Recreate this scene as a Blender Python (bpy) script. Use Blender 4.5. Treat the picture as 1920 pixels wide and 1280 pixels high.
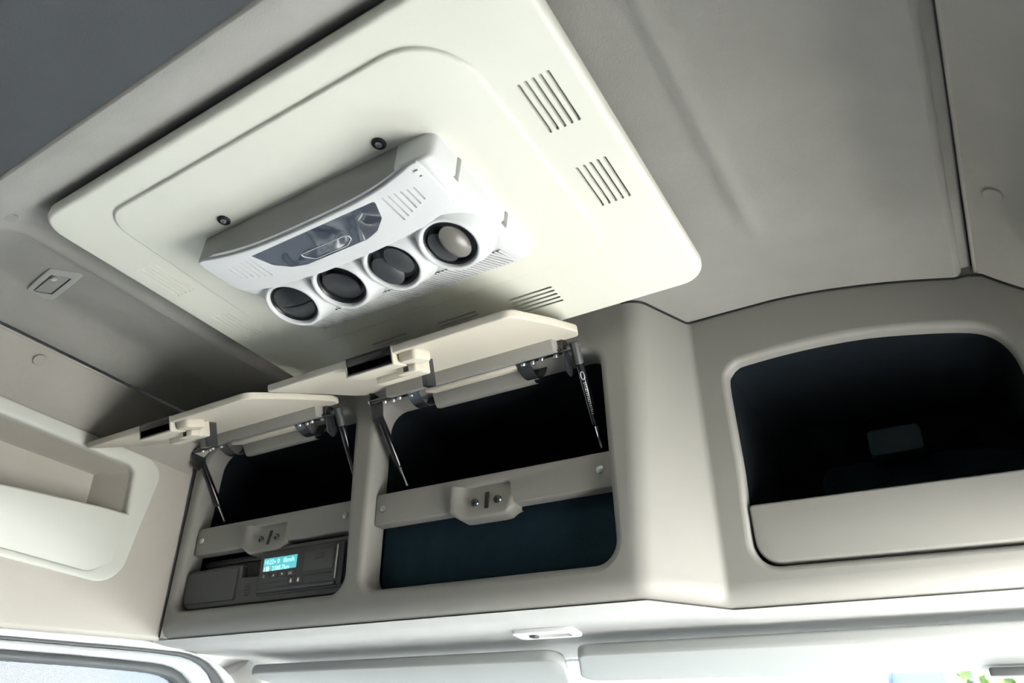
import bpy, bmesh, math, random
from mathutils import Vector, Matrix
from mathutils.geometry import delaunay_2d_cdt
random.seed(4)
for o in list(bpy.data.objects):
    bpy.data.objects.remove(o)
SC = bpy.context.scene
COL = SC.collection

# ------------------------------------------------------------------ camera
FPX = 1341.83                                   # focal length in pixels of the 1920 px frame
RR = ((0.8480070, 0.5272067, 0.0541964),        # image right in world
      (-0.2470149, 0.4836404, -0.8396878),      # image down in world
      (-0.4689006, 0.6986738, 0.5403584))       # view direction in world
CAM = Vector((0.658, 0.0, 1.45))
cd = bpy.data.cameras.new('camera'); cam = bpy.data.objects.new('camera', cd); COL.objects.link(cam)
cd.sensor_width = 36.0; cd.lens = FPX / 1920 * 36.0; cd.clip_start = 0.02; cd.clip_end = 500
right, down, fwd = (Vector(r) for r in RR)
mw = Matrix((right, -down, -fwd)).transposed().to_4x4(); mw.translation = CAM
cam.matrix_world = mw
cd.dof.use_dof = True; cd.dof.focus_distance = 1.22; cd.dof.aperture_fstop = 5.0
SC.camera = cam

# ------------------------------------------------------------------ sky, sun, exposure
W = bpy.data.worlds.new('sky'); SC.world = W; W.use_nodes = True
nt = W.node_tree; bg = nt.nodes['Background']
bg.inputs['Color'].default_value = (0.86, 0.93, 1.0, 1); bg.inputs['Strength'].default_value = 2.6
sd = bpy.data.lights.new('sun', 'SUN'); sun = bpy.data.objects.new('sun', sd); COL.objects.link(sun)
sd.energy = 19.0; sd.angle = math.radians(2); sd.color = (1.0, 0.975, 0.93)
SUN_FROM = Vector((0.60, 0.75, 1.0)).normalized()
sun.rotation_euler = SUN_FROM.to_track_quat('Z', 'Y').to_euler()
SC.view_settings.view_transform = 'Standard'; SC.view_settings.look = 'None'
SC.view_settings.exposure = 2.2; SC.view_settings.gamma = 1.0
SC.view_settings.use_curve_mapping = False

# ------------------------------------------------------------------ pixel helpers (direction only, the plane gives the distance)
def ray(x, y):
    a, b = (x - 960) / FPX, (y - 640) / FPX
    return right * a + down * b + fwd
def onplane(x, y, p0, n):
    r = ray(x, y); n = Vector(n)
    return CAM + r * ((Vector(p0) - CAM).dot(n) / r.dot(n))
def on_z(x, y, z): return onplane(x, y, (0, 0, z), (0, 0, 1))
def on_x(x, y, X): return onplane(x, y, (X, 0, 0), (1, 0, 0))

# ------------------------------------------------------------------ materials
MATS = {}
def mat(name, col, rough=0.5, bump=0.0, scale=400, spec=0.5, metal=0.0, coat=0.0, var=0.0, vscale=6, emit=None, estr=0, sheen=0.0, detail=3):
    m = bpy.data.materials.new(name); m.use_nodes = True; n = m.node_tree; b = n.nodes['Principled BSDF']
    b.inputs['Base Color'].default_value = (*col, 1); b.inputs['Roughness'].default_value = rough
    b.inputs['Specular IOR Level'].default_value = spec; b.inputs['Metallic'].default_value = metal
    b.inputs['Coat Weight'].default_value = coat; b.inputs['Sheen Weight'].default_value = sheen
    tc = n.nodes.new('ShaderNodeTexCoord')
    if var > 0:
        t = n.nodes.new('ShaderNodeTexNoise'); t.inputs['Scale'].default_value = vscale; t.inputs['Detail'].default_value = 4
        n.links.new(tc.outputs['Object'], t.inputs['Vector'])
        r = n.nodes.new('ShaderNodeValToRGB')
        r.color_ramp.elements[0].position = 0.3; r.color_ramp.elements[1].position = 0.7
        r.color_ramp.elements[0].color = (*[c * (1 - var) for c in col], 1)
        r.color_ramp.elements[1].color = (*[min(1, c * (1 + var)) for c in col], 1)
        n.links.new(t.outputs['Fac'], r.inputs['Fac']); n.links.new(r.outputs['Color'], b.inputs['Base Color'])
    if bump > 0:
        t = n.nodes.new('ShaderNodeTexNoise'); t.inputs['Scale'].default_value = scale; t.inputs['Detail'].default_value = detail
        n.links.new(tc.outputs['Object'], t.inputs['Vector'])
        bp = n.nodes.new('ShaderNodeBump'); bp.inputs['Strength'].default_value = bump; bp.inputs['Distance'].default_value = 0.002
        n.links.new(t.outputs['Fac'], bp.inputs['Height']); n.links.new(bp.outputs['Normal'], b.inputs['Normal'])
    if emit:
        b.inputs['Emission Color'].default_value = (*emit, 1); b.inputs['Emission Strength'].default_value = estr
    MATS[name] = m
    return m
mat('headliner', (0.285, 0.28, 0.264), 0.95, 0.35, 500, 0.1, var=0.06, vscale=9, sheen=0.2)
mat('dark_fabric', (0.085, 0.092, 0.10), 0.95, 0.3, 700, 0.1, var=0.04, vscale=12)
mat('strip', (0.38, 0.365, 0.33), 0.9, 0.3, 500, 0.1, var=0.04, vscale=9)
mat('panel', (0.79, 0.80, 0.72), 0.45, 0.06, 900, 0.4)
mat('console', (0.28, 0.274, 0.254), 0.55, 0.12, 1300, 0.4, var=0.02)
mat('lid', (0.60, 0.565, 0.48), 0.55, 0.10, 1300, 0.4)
mat('sidewall', (0.45, 0.425, 0.378), 0.7, 0.15, 1000, 0.3, var=0.03)
mat('pocket', (0.58, 0.59, 0.54), 0.5, 0.06, 900, 0.4)
mat('ac_white', (0.68, 0.70, 0.71), 0.38, 0.03, 1500, 0.5)
mat('ac_grey', (0.33, 0.34, 0.32), 0.5, 0.03, 1500, 0.4)
mat('black', (0.012, 0.013, 0.015), 0.45, 0.0)
mat('black_gloss', (0.012, 0.012, 0.014), 0.16, coat=0.3)
mat('vent_dark', (0.018, 0.021, 0.025), 0.34, 0.05, 900)
mat('vent_sheen', (0.17, 0.165, 0.15), 0.32, 0.05, 900)  # paler blade colour with its reflected light painted in
mat('vent_grey', (0.045, 0.05, 0.056), 0.36, 0.05, 900)
mat('navy_felt', (0.012, 0.030, 0.043), 0.9, 0.6, 900, 0.15, var=0.12, vscale=30)
mat('liner', (0.005, 0.009, 0.013), 0.85, 0.5, 900, 0.2, var=0.15, vscale=40)
mat('liner_box', (0.05, 0.072, 0.085), 0.8, 0.4, 900, 0.2)
mat('steel', (0.55, 0.56, 0.57), 0.28, metal=1.0)
mat('chrome', (0.85, 0.86, 0.88), 0.08, metal=1.0)
mat('hinge_metal', (0.02, 0.021, 0.024), 0.24, spec=0.8, coat=0.4)
mat('hinge_steel', (0.10, 0.11, 0.12), 0.25, metal=0.8)
mat('tacho_panel', (0.06, 0.064, 0.064), 0.5, 0.08, 1500)
mat('tacho', (0.035, 0.037, 0.039), 0.45, 0.03, 1500)
mat('lcd', (0.05, 0.28, 0.30), 0.3, emit=(0.08, 0.42, 0.46), estr=0.25)
mat('lcd_text', (0.6, 0.9, 1.0), 0.4, emit=(0.35, 0.75, 0.85), estr=0.45)
mat('print_white', (0.85, 0.87, 0.9), 0.5)
mat('white_trim', (0.80, 0.80, 0.80), 0.5)
mat('lining', (0.40, 0.40, 0.388), 0.9, 0.2, 600, 0.1, var=0.03, vscale=9)
mat('visor', (0.29, 0.30, 0.292), 0.75, 0.1, 900, 0.2)
mat('rubber', (0.10, 0.105, 0.11), 0.45, 0.05, 600)
mat('door_grey', (0.60, 0.63, 0.65), 0.45)
mat('lens_grey', (0.30, 0.31, 0.30), 0.25, 0.25, 350)
mat('lens', (0.62, 0.62, 0.58), 0.25, 0.25, 350)
mat('bounce_pale', (0.80, 0.785, 0.75), 0.9, 0.2, 3, var=0.06)  # pale colour of the added slab that bounces light in
mat('asphalt', (0.30, 0.30, 0.297), 0.9, 0.2, 3, var=0.1)
mat('floor', (0.06, 0.06, 0.06), 0.9, 0.1, 60)
mat('dash', (0.12, 0.12, 0.115), 0.7, 0.1, 200)
mat('truck_white', (0.85, 0.87, 0.9), 0.4)
mat('truck_blue', (0.06, 0.10, 0.17), 0.35)
mat('leaf', (0.17, 0.24, 0.09), 0.7, var=0.4, vscale=3)
mat('bark', (0.12, 0.09, 0.06), 0.9, 0.3, 20)
mat('red', (0.6, 0.12, 0.05), 0.4)
def glass_mat(name, tint, gl):
    m = bpy.data.materials.new(name); m.use_nodes = True; n = m.node_tree
    n.nodes.remove(n.nodes['Principled BSDF']); out = n.nodes['Material Output']
    t = n.nodes.new('ShaderNodeBsdfTransparent'); t.inputs['Color'].default_value = (*tint, 1)
    g = n.nodes.new('ShaderNodeBsdfGlossy'); g.inputs['Roughness'].default_value = 0.02
    fr = n.nodes.new('ShaderNodeFresnel'); fr.inputs['IOR'].default_value = gl
    mx = n.nodes.new('ShaderNodeMixShader')
    n.links.new(fr.outputs[0], mx.inputs[0]); n.links.new(t.outputs[0], mx.inputs[1]); n.links.new(g.outputs[0], mx.inputs[2])
    n.links.new(mx.outputs[0], out.inputs['Surface']); MATS[name] = m
    return m
glass_mat('glass', (0.93, 0.96, 0.97), 1.3)
def dotted_glass(name):
    # window glass behind a fine perforated white sun screen
    m = bpy.data.materials.new(name); m.use_nodes = True; n = m.node_tree
    n.nodes.remove(n.nodes['Principled BSDF']); out = n.nodes['Material Output']
    tc = n.nodes.new('ShaderNodeTexCoord'); v = n.nodes.new('ShaderNodeTexVoronoi'); v.inputs['Scale'].default_value = 420
    v.inputs['Randomness'].default_value = 0.0
    n.links.new(tc.outputs['Object'], v.inputs['Vector'])
    r = n.nodes.new('ShaderNodeMath'); r.operation = 'GREATER_THAN'; r.inputs[1].default_value = 0.42
    n.links.new(v.outputs['Distance'], r.inputs[0])
    t = n.nodes.new('ShaderNodeBsdfTransparent'); t.inputs['Color'].default_value = (0.42, 0.44, 0.46, 1)
    d = n.nodes.new('ShaderNodeBsdfDiffuse'); d.inputs['Color'].default_value = (0.35, 0.37, 0.39, 1)
    tr = n.nodes.new('ShaderNodeBsdfTranslucent'); tr.inputs['Color'].default_value = (0.22, 0.235, 0.25, 1)
    m1 = n.nodes.new('ShaderNodeMixShader'); m1.inputs[0].default_value = 0.6
    n.links.new(d.outputs[0], m1.inputs[1]); n.links.new(tr.outputs[0], m1.inputs[2])
    m2 = n.nodes.new('ShaderNodeMixShader')
    n.links.new(r.outputs[0], m2.inputs[0]); n.links.new(t.outputs[0], m2.inputs[1]); n.links.new(m1.outputs[0], m2.inputs[2])
    n.links.new(m2.outputs[0], out.inputs['Surface']); MATS[name] = m
dotted_glass('screen_glass')
def film_mat(name):
    # dark display under a wrinkled protective film
    m = mat(name, (0.016, 0.024, 0.042), 0.14, coat=0.6, spec=0.6)
    n = m.node_tree; b = n.nodes['Principled BSDF']
    tc = n.nodes.new('ShaderNodeTexCoord'); mp = n.nodes.new('ShaderNodeMapping')
    mp.inputs['Scale'].default_value = (1.0, 0.75, 1.0); mp.inputs['Rotation'].default_value = (0, 0, 0.7)
    n.links.new(tc.outputs['Object'], mp.inputs['Vector'])
    t = n.nodes.new('ShaderNodeTexNoise'); t.inputs['Scale'].default_value = 16; t.inputs['Detail'].default_value = 0.4; t.inputs['Distortion'].default_value = 0.9
    n.links.new(mp.outputs[0], t.inputs['Vector'])
    bp = n.nodes.new('ShaderNodeBump'); bp.inputs['Strength'].default_value = 0.55; bp.inputs['Distance'].default_value = 0.012
    n.links.new(t.outputs['Fac'], bp.inputs['Height']); n.links.new(bp.outputs['Normal'], b.inputs['Normal']); n.links.new(bp.outputs['Normal'], b.inputs['Coat Normal'])
film_mat('display_film')

# ------------------------------------------------------------------ object helpers
WLOC = {}
def thing(name, loc, label=None, cat=None, group=None, kind=None):
    o = bpy.data.objects.new(name, None); COL.objects.link(o); o.location = loc; o.empty_display_size = 0.05
    WLOC[o.name] = Vector(loc)
    tag(o, label, cat, group, kind)
    return o
def tag(o, label=None, cat=None, group=None, kind=None):
    if label: o['label'] = label
    if cat: o['category'] = cat
    if group: o['group'] = group
    if kind: o['kind'] = kind
    return o
class MB:
    """collects vertices and faces in world metres"""
    def __init__(s): s.v = []; s.f = []; s.sm = []
    def add(s, vs, fs, smooth=True):
        b = len(s.v); s.v += [Vector(v) for v in vs]
        for i, f in enumerate(fs):
            s.f.append([b + k for k in f]); s.sm.append(smooth if isinstance(smooth, bool) else smooth[i])
        return s
    def merge(s, o): return s.add(o.v, o.f, list(o.sm))
def build(name, mb, material, parent=None, label=None, cat=None, group=None, kind=None, angle=35, fix=True):
    me = bpy.data.meshes.new(name)
    xs = [v.x for v in mb.v]; ys = [v.y for v in mb.v]; zs = [v.z for v in mb.v]
    c = Vector(((min(xs) + max(xs)) / 2, (min(ys) + max(ys)) / 2, min(zs)))
    me.from_pydata([v - c for v in mb.v], [], mb.f)
    me.polygons.foreach_set('use_smooth', mb.sm)
    if fix:
        bm = bmesh.new(); bm.from_mesh(me); bmesh.ops.recalc_face_normals(bm, faces=bm.faces); bm.to_mesh(me); bm.free()
    me.set_sharp_from_angle(angle=math.radians(angle))
    me.materials.append(MATS[material]); me.update()
    o = bpy.data.objects.new(name, me); COL.objects.link(o)
    if parent:
        o.parent = parent; o.location = c - WLOC[parent.name]
    else: o.location = c
    WLOC[o.name] = c
    tag(o, label, cat, group, kind)
    return o
def frame(o, u, v, w):
    o, u, v, w = Vector(o), Vector(u), Vector(v), Vector(w)
    return lambda a, b, c: o + u * a + v * b + w * c
def area2(l): return sum(l[i][0] * l[(i + 1) % len(l)][1] - l[(i + 1) % len(l)][0] * l[i][1] for i in range(len(l)))
def rpoly(pts, rad, n=6, closed=True):
    """polygon with filleted corners; rad is a number or one per corner"""
    out = []; N = len(pts)
    for i in range(N):
        r = rad if not isinstance(rad, (list, tuple)) else rad[i]
        p = Vector(pts[i][:2])
        if r <= 0 or (not closed and i in (0, N - 1)):
            out.append((p.x, p.y)); continue
        a = Vector(pts[(i - 1) % N][:2]) - p; b = Vector(pts[(i + 1) % N][:2]) - p
        la, lb = a.length, b.length; a.normalize(); b.normalize()
        ang = math.acos(max(-1, min(1, a.dot(b)))); h = math.tan(ang / 2)
        t = min(r / max(h, 1e-4), la * 0.49, lb * 0.49); r2 = t * h
        s = p + a * t; e = p + b * t
        bis = (a + b)
        if bis.length < 1e-6: out.append((p.x, p.y)); continue
        c = p + bis.normalized() * math.sqrt(t * t + r2 * r2)
        a0 = math.atan2(s.y - c.y, s.x - c.x); a1 = math.atan2(e.y - c.y, e.x - c.x); d = a1 - a0
        while d > math.pi: d -= 2 * math.pi
        while d < -math.pi: d += 2 * math.pi
        for k in range(n + 1):
            q = a0 + d * k / n; out.append((c.x + r2 * math.cos(q), c.y + r2 * math.sin(q)))
    return out
def rrect(x0, y0, x1, y1, r, n=6): return rpoly([(x0, y0), (x1, y0), (x1, y1), (x0, y1)], r, n)
def offset(l, d):
    """shift a loop to its left by d"""
    if abs(d) < 1e-9: return list(l)
    out = []; N = len(l)
    for i in range(N):
        a, b, c = Vector(l[i - 1]), Vector(l[i]), Vector(l[(i + 1) % N])
        e1 = (b - a); e2 = (c - b)
        if e1.length < 1e-9: e1 = e2
        if e2.length < 1e-9: e2 = e1
        e1 = e1.normalized(); e2 = e2.normalized()
        n = Vector((-(e1.y + e2.y), e1.x + e2.x))
        if n.length < 1e-6: n = Vector((-e1.y, e1.x))
        n.normalize(); k = max(0.35, n.dot(Vector((-e1.y, e1.x))))
        out.append((b.x + n.x * d / k, b.y + n.y * d / k))
    return out
def rnd(r, T, n=4):
    """profile of an edge rounded by r at the front, going back to depth T"""
    p = [(r * (1 - math.sin(k * math.pi / 2 / n)), -r * (1 - math.cos(k * math.pi / 2 / n))) for k in range(n + 1)]
    return p + [(0, -T)]
def rnd2(r, T, n=3):
    """both front and back rounded"""
    p = [(r * (1 - math.sin(k * math.pi / 2 / n)), -r * (1 - math.cos(k * math.pi / 2 / n))) for k in range(n + 1)]
    return p + [(a, -T - b) for a, b in reversed(p)]
def inside(p, l):
    r = False; n = len(l)
    for i in range(n):
        x1, y1 = l[i]; x2, y2 = l[i - 1]
        if (y1 > p[1]) != (y2 > p[1]) and p[0] < (x2 - x1) * (p[1] - y1) / (y2 - y1) + x1: r = not r
    return r
def slab(M, outer, prof, holes=(), hprof=None, back=True):
    """plate with holes: front cap at w=0, edges follow prof [(inset, w)]"""
    mb = MB()
    outer = list(outer) if area2(outer) > 0 else list(reversed(outer))
    hs = [list(h) if area2(h) < 0 else list(reversed(h)) for h in holes]
    hprof = hprof or [(0, 0), (0, prof[-1][1])]
    def cap(loops, w, flip):
        vs = [M(x, y, w) for l in loops for x, y in l]
        P = []; E = []
        for l in loops:
            b = len(P); P += [Vector((x, y)) for x, y in l]; E += [(b + i, b + (i + 1) % len(l)) for i in range(len(l))]
        cv, ce, cf, _, _, _ = delaunay_2d_cdt(P, E, [], 0, 1e-7)
        fs = []
        for t in cf:
            c = (cv[t[0]] + cv[t[1]] + cv[t[2]]) / 3
            if inside(c, loops[0]) and not any(inside(c, h) for h in loops[1:]): fs.append(list(t))
        mb.add([M(p.x, p.y, w) for p in cv], fs, False)
    cap([offset(outer, prof[0][0])] + [offset(h, hprof[0][0]) for h in hs], prof[0][1], False)
    for l, pr in [(outer, prof)] + [(h, hprof) for h in hs]:
        N = len(l); vs = []; fs = []
        for ins, w in pr: vs += [M(x, y, w) for x, y in offset(l, ins)]
        for k in range(len(pr) - 1):
            for i in range(N):
                j = (i + 1) % N
                fs.append((k * N + i, k * N + j, (k + 1) * N + j, (k + 1) * N + i))
        mb.add(vs, fs, True)
    if back:
        cap([offset(outer, prof[-1][0])] + [offset(h, hprof[-1][0]) for h in hs], prof[-1][1], True)
    bm = bmesh.new()                              # weld
    bv = [bm.verts.new(v) for v in mb.v]
    for f, s in zip(mb.f, mb.sm):
        try:
            q = bm.faces.new([bv[i] for i in f]); q.smooth = s
        except ValueError: pass
    bmesh.ops.remove_doubles(bm, verts=bm.verts, dist=1e-5)
    bm.verts.index_update(); r = MB()
    r.v = [v.co.copy() for v in bm.verts]
    for f in bm.faces: r.f.append([v.index for v in f.verts]); r.sm.append(f.smooth)
    bm.free()
    return r
def gridm(fn, us, vs, smooth=True, closeu=False):
    mb = MB(); nu, nv = len(us), len(vs)
    P = [fn(u, v) for u in us for v in vs]; F = []
    for i in range(nu if closeu else nu - 1):
        for j in range(nv - 1):
            i2 = (i + 1) % nu
            F.append((i * nv + j, i2 * nv + j, i2 * nv + j + 1, i * nv + j + 1))
    return mb.add(P, F, smooth)
def lin(a, b, n): return [a + (b - a) * i / (n - 1) for i in range(n)]
def sstep(a, b, x):
    t = max(0.0, min(1.0, (x - a) / (b - a))); return t * t * (3 - 2 * t)
def box(M, u0, u1, v0, v1, w0, w1, r=0.002):
    """rounded box, w1 > w0, front at w1"""
    du, dv, dw = u1 - u0, v1 - v0, w1 - w0
    r = min(r, du * .45, dv * .45, dw * .45)
    N = lambda a, b, c: M(a, b, w1 + c)
    return slab(N, rrect(u0, v0, u1, v1, r * 1.5, 3), rnd2(r, dw, 2))
WORLD = frame((0, 0, 0), (1, 0, 0), (0, 1, 0), (0, 0, 1))
def tube(pts, r, n=10, closed=False, cap=True):
    """round tube along 3D points; r number or list"""
    mb = MB(); pts = [Vector(p) for p in pts]; N = len(pts); rings = []
    up = None
    for i in range(N):
        a = pts[(i - 1) % N] if (closed or i > 0) else pts[i]
        b = pts[(i + 1) % N] if (closed or i < N - 1) else pts[i]
        t = (b - a).normalized()
        if up is None: up = t.orthogonal().normalized()
        up = (up - t * up.dot(t)).normalized(); s = t.cross(up)
        rr = r[i] if isinstance(r, (list, tuple)) else r
        rings.append([pts[i] + (up * math.cos(2 * math.pi * k / n) + s * math.sin(2 * math.pi * k / n)) * rr for k in range(n)])
    vs = [p for q in rings for p in q]; fs = []
    for i in range(N if closed else N - 1):
        for k in range(n):
            i2 = (i + 1) % N; k2 = (k + 1) % n
            fs.append((i * n + k, i * n + k2, i2 * n + k2, i2 * n + k))
    if cap and not closed:
        fs.append(list(range(n))[::-1]); fs.append([(N - 1) * n + k for k in range(n)])
    return mb.add(vs, fs, True)
def lathe(o, axis, prof, n=24, cap0=False, cap1=False):
    """prof [(radius, height along axis)]"""
    o = Vector(o); a = Vector(axis).normalized(); x = a.orthogonal().normalized(); y = a.cross(x)
    mb = MB(); vs = []; fs = []; m = len(prof)
    for k in range(n):
        c, s = math.cos(2 * math.pi * k / n), math.sin(2 * math.pi * k / n)
        for r, h in prof: vs.append(o + (x * c + y * s) * r + a * h)
    for k in range(n):
        k2 = (k + 1) % n
        for j in range(m - 1): fs.append((k * m + j, k2 * m + j, k2 * m + j + 1, k * m + j + 1))
    if cap0: fs.append([k * m for k in range(n)][::-1])
    if cap1: fs.append([k * m + m - 1 for k in range(n)])
    return mb.add(vs, fs, True)
def bolt(o, axis, r, h):
    return lathe(o, axis, [(r, 0), (r, h * .6), (r * .8, h), (r * .45, h), (r * .4, h * .55), (0.0002, h * .5)], 14)
def text_mb(M, s, size, gap=1.0):
    cu = bpy.data.curves.new('lettering', 'FONT'); cu.body = s; cu.size = size; cu.space_character = gap; cu.resolution_u = 2
    ob = bpy.data.objects.new('lettering', cu); COL.objects.link(ob)
    dg = bpy.context.evaluated_depsgraph_get(); me = bpy.data.meshes.new_from_object(ob.evaluated_get(dg))
    mb = MB().add([M(v.co.x, v.co.y, 0) for v in me.vertices], [list(p.vertices) for p in me.polygons], False)
    bpy.data.objects.remove(ob); bpy.data.meshes.remove(me)
    return mb

# ================================================================== SETTING
PZ = 2.15                                   # underside of the roof panel
def ceil_z(x, y):
    a = abs(x); z = 2.187
    fr = sstep(0.70, 1.0, y)
    z -= 0.047 * ((1 - fr) * sstep(0.650, 0.745, a) + fr * max(0.0, (a - 0.47) / 0.275) ** 1.7)
    fade = sstep(0.880, 0.80, y)
    z -= 0.0100 * math.exp(-((a - 0.503) / 0.014) ** 2) * fade
    z -= 0.052 * sstep(0.315, 0.212, y)
    return z
xs = sorted(set([round(v, 4) for v in lin(-0.741, 0.741, 60)] + [s * q for s in (-1, 1) for q in lin(0.47, 0.54, 18)] + [s * q for s in (-1, 1) for q in lin(0.64, 0.741, 14)]))
ys = lin(0.212, 0.33, 14) + lin(0.36, 1.42, 40)
c = gridm(lambda x, y: Vector((x, y, ceil_z(x, y))), xs, ys)
c.merge(gridm(lambda x, a: Vector((x, 0.212 - 0.008 * math.sin(a), ceil_z(x, 0.212) + 0.008 * (1 - math.cos(a)))), xs, lin(0, math.pi * .9, 6)))
# rolled lips along the seams
for s in (-1, 1):
    c.merge(gridm(lambda y, a: Vector((s * (0.741 + 0.011 * math.sin(a)), y, ceil_z(0.741, y) + 0.014 * (1 - math.cos(a)))), ys, lin(0, math.pi * .5, 5)))
    c.merge(gridm(lambda y, t: Vector((s * (0.752 + t), y, ceil_z(0.741, y) + 0.014)), ys, (0, 0.0125)))
build('ceiling', c, 'headliner', kind='structure', label='beige grey fabric headliner around the roof panel', angle=60, fix=False)
def side_strip(s):
    ye = 0.93 if s < 0 else 1.10
    def fn(t, y):
        x = 0.769 + 0.115 * t
        z = 2.141 - 0.086 * t - 0.010 * math.sin(math.pi * t)
        return Vector((s * x, y, z))
    m = gridm(fn, lin(0, 1, 12), lin(-0.85, ye, 30))
    m.merge(gridm(lambda a, y: Vector((s * (0.769 - 0.004 * math.sin(a)), y, 2.141 + 0.004 * (1 - math.cos(a)))), lin(0, math.pi * .5, 4), lin(-0.85, ye, 30)))
    return m
build('trim_1', side_strip(-1), 'strip', kind='structure', label='left outer headliner strip beyond the long seam', fix=False)
build('trim_2', side_strip(1), 'strip', kind='structure', label='right outer headliner strip beyond the long seam', fix=False)
for i, s in ((3, -1), (4, 1)):
    build('trim_%d' % i, box(WORLD, s * 0.767 - 0.006, s * 0.767 + 0.006, 0.2, 1.10, 2.156, 2.159, .001), 'black', kind='structure', label='dark backing of the %s headliner seam' % ('left' if s < 0 else 'right'))
rear = gridm(lambda x, y: Vector((x, y, 2.137 - 0.010 * sstep(0.18, -0.1, y))), lin(-0.765, 0.765, 20), lin(0.207, -0.85, 24))
build('trim_5', rear, 'dark_fabric', kind='structure', label='dark grey fabric rear section of the roof lining', fix=False)
shell = MB()
for a, b, cc, d in [((-1, -.86, 2.3), (1, -.86, 2.3), (1, 1.45, 2.3), (-1, 1.45, 2.3)), ((-1, 1.45, 1.705), (1, 1.45, 1.705), (1, 1.45, 2.3), (-1, 1.45, 2.3)),
                    ((-1, -.86, 1.66), (-1, 1.45, 1.66), (-1, 1.45, 2.3), (-1, -.86, 2.3)), ((1, -.86, 1.66), (1, 1.45, 1.66), (1, 1.45, 2.3), (1, -.86, 2.3))]:
    shell.add([a, b, cc, d], [(0, 1, 2, 3)], False)
build('blocking_shell', shell, 'truck_white', kind='structure', label='unseen outer roof shell of the cab, added to block sun and sky', fix=False)
build('wall_rear', box(WORLD, -1, 1, -.90, -.85, 0, 2.3), 'dark_fabric', kind='structure', label='dark rear wall of the cab')
build('floor', box(WORLD, -1.05, 1.05, -.9, 1.6, -.06, 0), 'floor', kind='structure', label='cab floor')
build('wall_lower_front', box(WORLD, -1.05, 1.05, 1.05, 1.62, 0, 0.88, .03), 'dash', kind='structure', label='dashboard below the windscreen')
# ground outside
build('ground', box(WORLD, -60, 60, -60, 60, -1.35, -1.25), 'asphalt', kind='structure', label='pale paved yard outside')

build('bounce_slab', box(WORLD, 1.25, 22, -14, 18, -1.25, -1.21, .005), 'bounce_pale', kind='structure', label='unseen pale slab added right of the cab to bounce light in')  # unseen slab added to throw more light in from the right
# ------------------------------------------------------------------ side walls
LW = frame((-0.87, 0, 0), (0, 1, 0), (0, 0, 1), (1, 0, 0))      # u = y, v = z, w into the cab
RW = frame((0.87, 0, 0), (0, 1, 0), (0, 0, 1), (-1, 0, 0))
def wz(y): return 1.667 + 0.108 * (y - 0.67)
wall_out = [(-0.85, 1.62), (0.40, wz(0.40)), (0.992, wz(0.992)), (0.935, 2.20), (-0.85, 2.20)]
pock = rpoly([(-0.20, 1.792), (0.845, 1.792), (0.862, 2.052), (-0.20, 2.052)], [.03, .05, .035, .03], 8)
wl = build('wall_left', slab(LW, wall_out, rnd(.010, .02), [pock], [(0, 0), (0, -.02)], back=False), 'sidewall', kind='structure', label='beige upper side wall with a moulded storage pocket')
# raised frame of the pocket
inn = rpoly([(-0.17, 1.80), (0.80, 1.80), (0.83, 1.93), (0.806, 2.046), (-0.17, 2.046)], [.02, .03, .02, .02, .02], 6)
fr_o = offset(pock if area2(pock) > 0 else pock[::-1], -0.010)
inner = rpoly([(-0.16, 1.799), (0.800, 1.799), (0.822, 1.93), (0.805, 2.030), (-0.16, 2.030)], [.02, .035, .02, .022, .02], 6)
build('pocket_frame', slab(frame((-0.8655, 0, 0), (0, 1, 0), (0, 0, 1), (1, 0, 0)), fr_o, rnd(.005, .012), [inner], rnd(.008, .03), back=False), 'pocket', wl)
# pocket cavity
cav = MB()
n = len(inner); ii = inner if area2(inner) > 0 else inner[::-1]
XB = -0.965
pa, pb = on_x(176, 890, XB), on_x(173, 955, XB)
deep = []
for y, z in ii:
    fz = (z - 1.799) / (2.030 - 1.799); y1 = pb.y + (pa.y - pb.y) * fz
    deep.append((min(y, y1) if y > .6 else y, 1.80 + (pa.z - .01 * (pa.y - y if y < pa.y else 0) - 1.80) * fz))
rings = []
for t in (0, .06, .12, .3, .6, .85, .95, 1.0):
    e = t
    rings.append([Vector((-.885 + (XB + .885) * t, a[0] + (b[0] - a[0]) * e, a[1] + (b[1] - a[1]) * e)) for a, b in zip(ii, deep)])
vs = [v for r in rings for v in r]
cav.add(vs, [(k * n + i, k * n + (i + 1) % n, (k + 1) * n + (i + 1) % n, (k + 1) * n + i) for k in range(len(rings) - 1) for i in range(n)], True)
cav.add(rings[-1], [list(range(n))], False)
build('pocket_cavity', cav, 'sidewall', wl, fix=False)
# convex lip in front of the pocket
def lip(y, t):
    # t 0 at the bottom, 1 at the top edge
    top = 1.897 + 0.108 * (y - 0.571); bot = 1.797
    z = bot + (top - bot) * t
    e = sstep(0.842, 0.74, y)
    return Vector((-0.868 + (0.026 * math.sin(math.pi * min(1, t * 1.0) * .5 + .25) - .006) * (0.25 + 0.75 * e), y, z))
lp = gridm(lip, lin(-0.16, 0.826, 40), lin(0, 1, 14))
def liptop(y, a):
    p = lip(y, 1); return Vector((p.x - 0.004 * (1 - math.cos(a)) - max(0, a - math.pi) * 0.01, y, p.z + 0.004 * math.sin(min(a, math.pi)) - max(0, a - math.pi) * .09))
lp.merge(gridm(liptop, lin(-0.16, 0.826, 40), lin(0, math.pi, 6) + [math.pi + .5, math.pi + 1]))
build('pocket_lip', lp, 'pocket', wl, angle=60, fix=False)
build('wall_right', slab(RW, wall_out, rnd(.010, .02), back=False), 'sidewall', kind='structure', label='upper right side wall above the passenger door')

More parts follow.
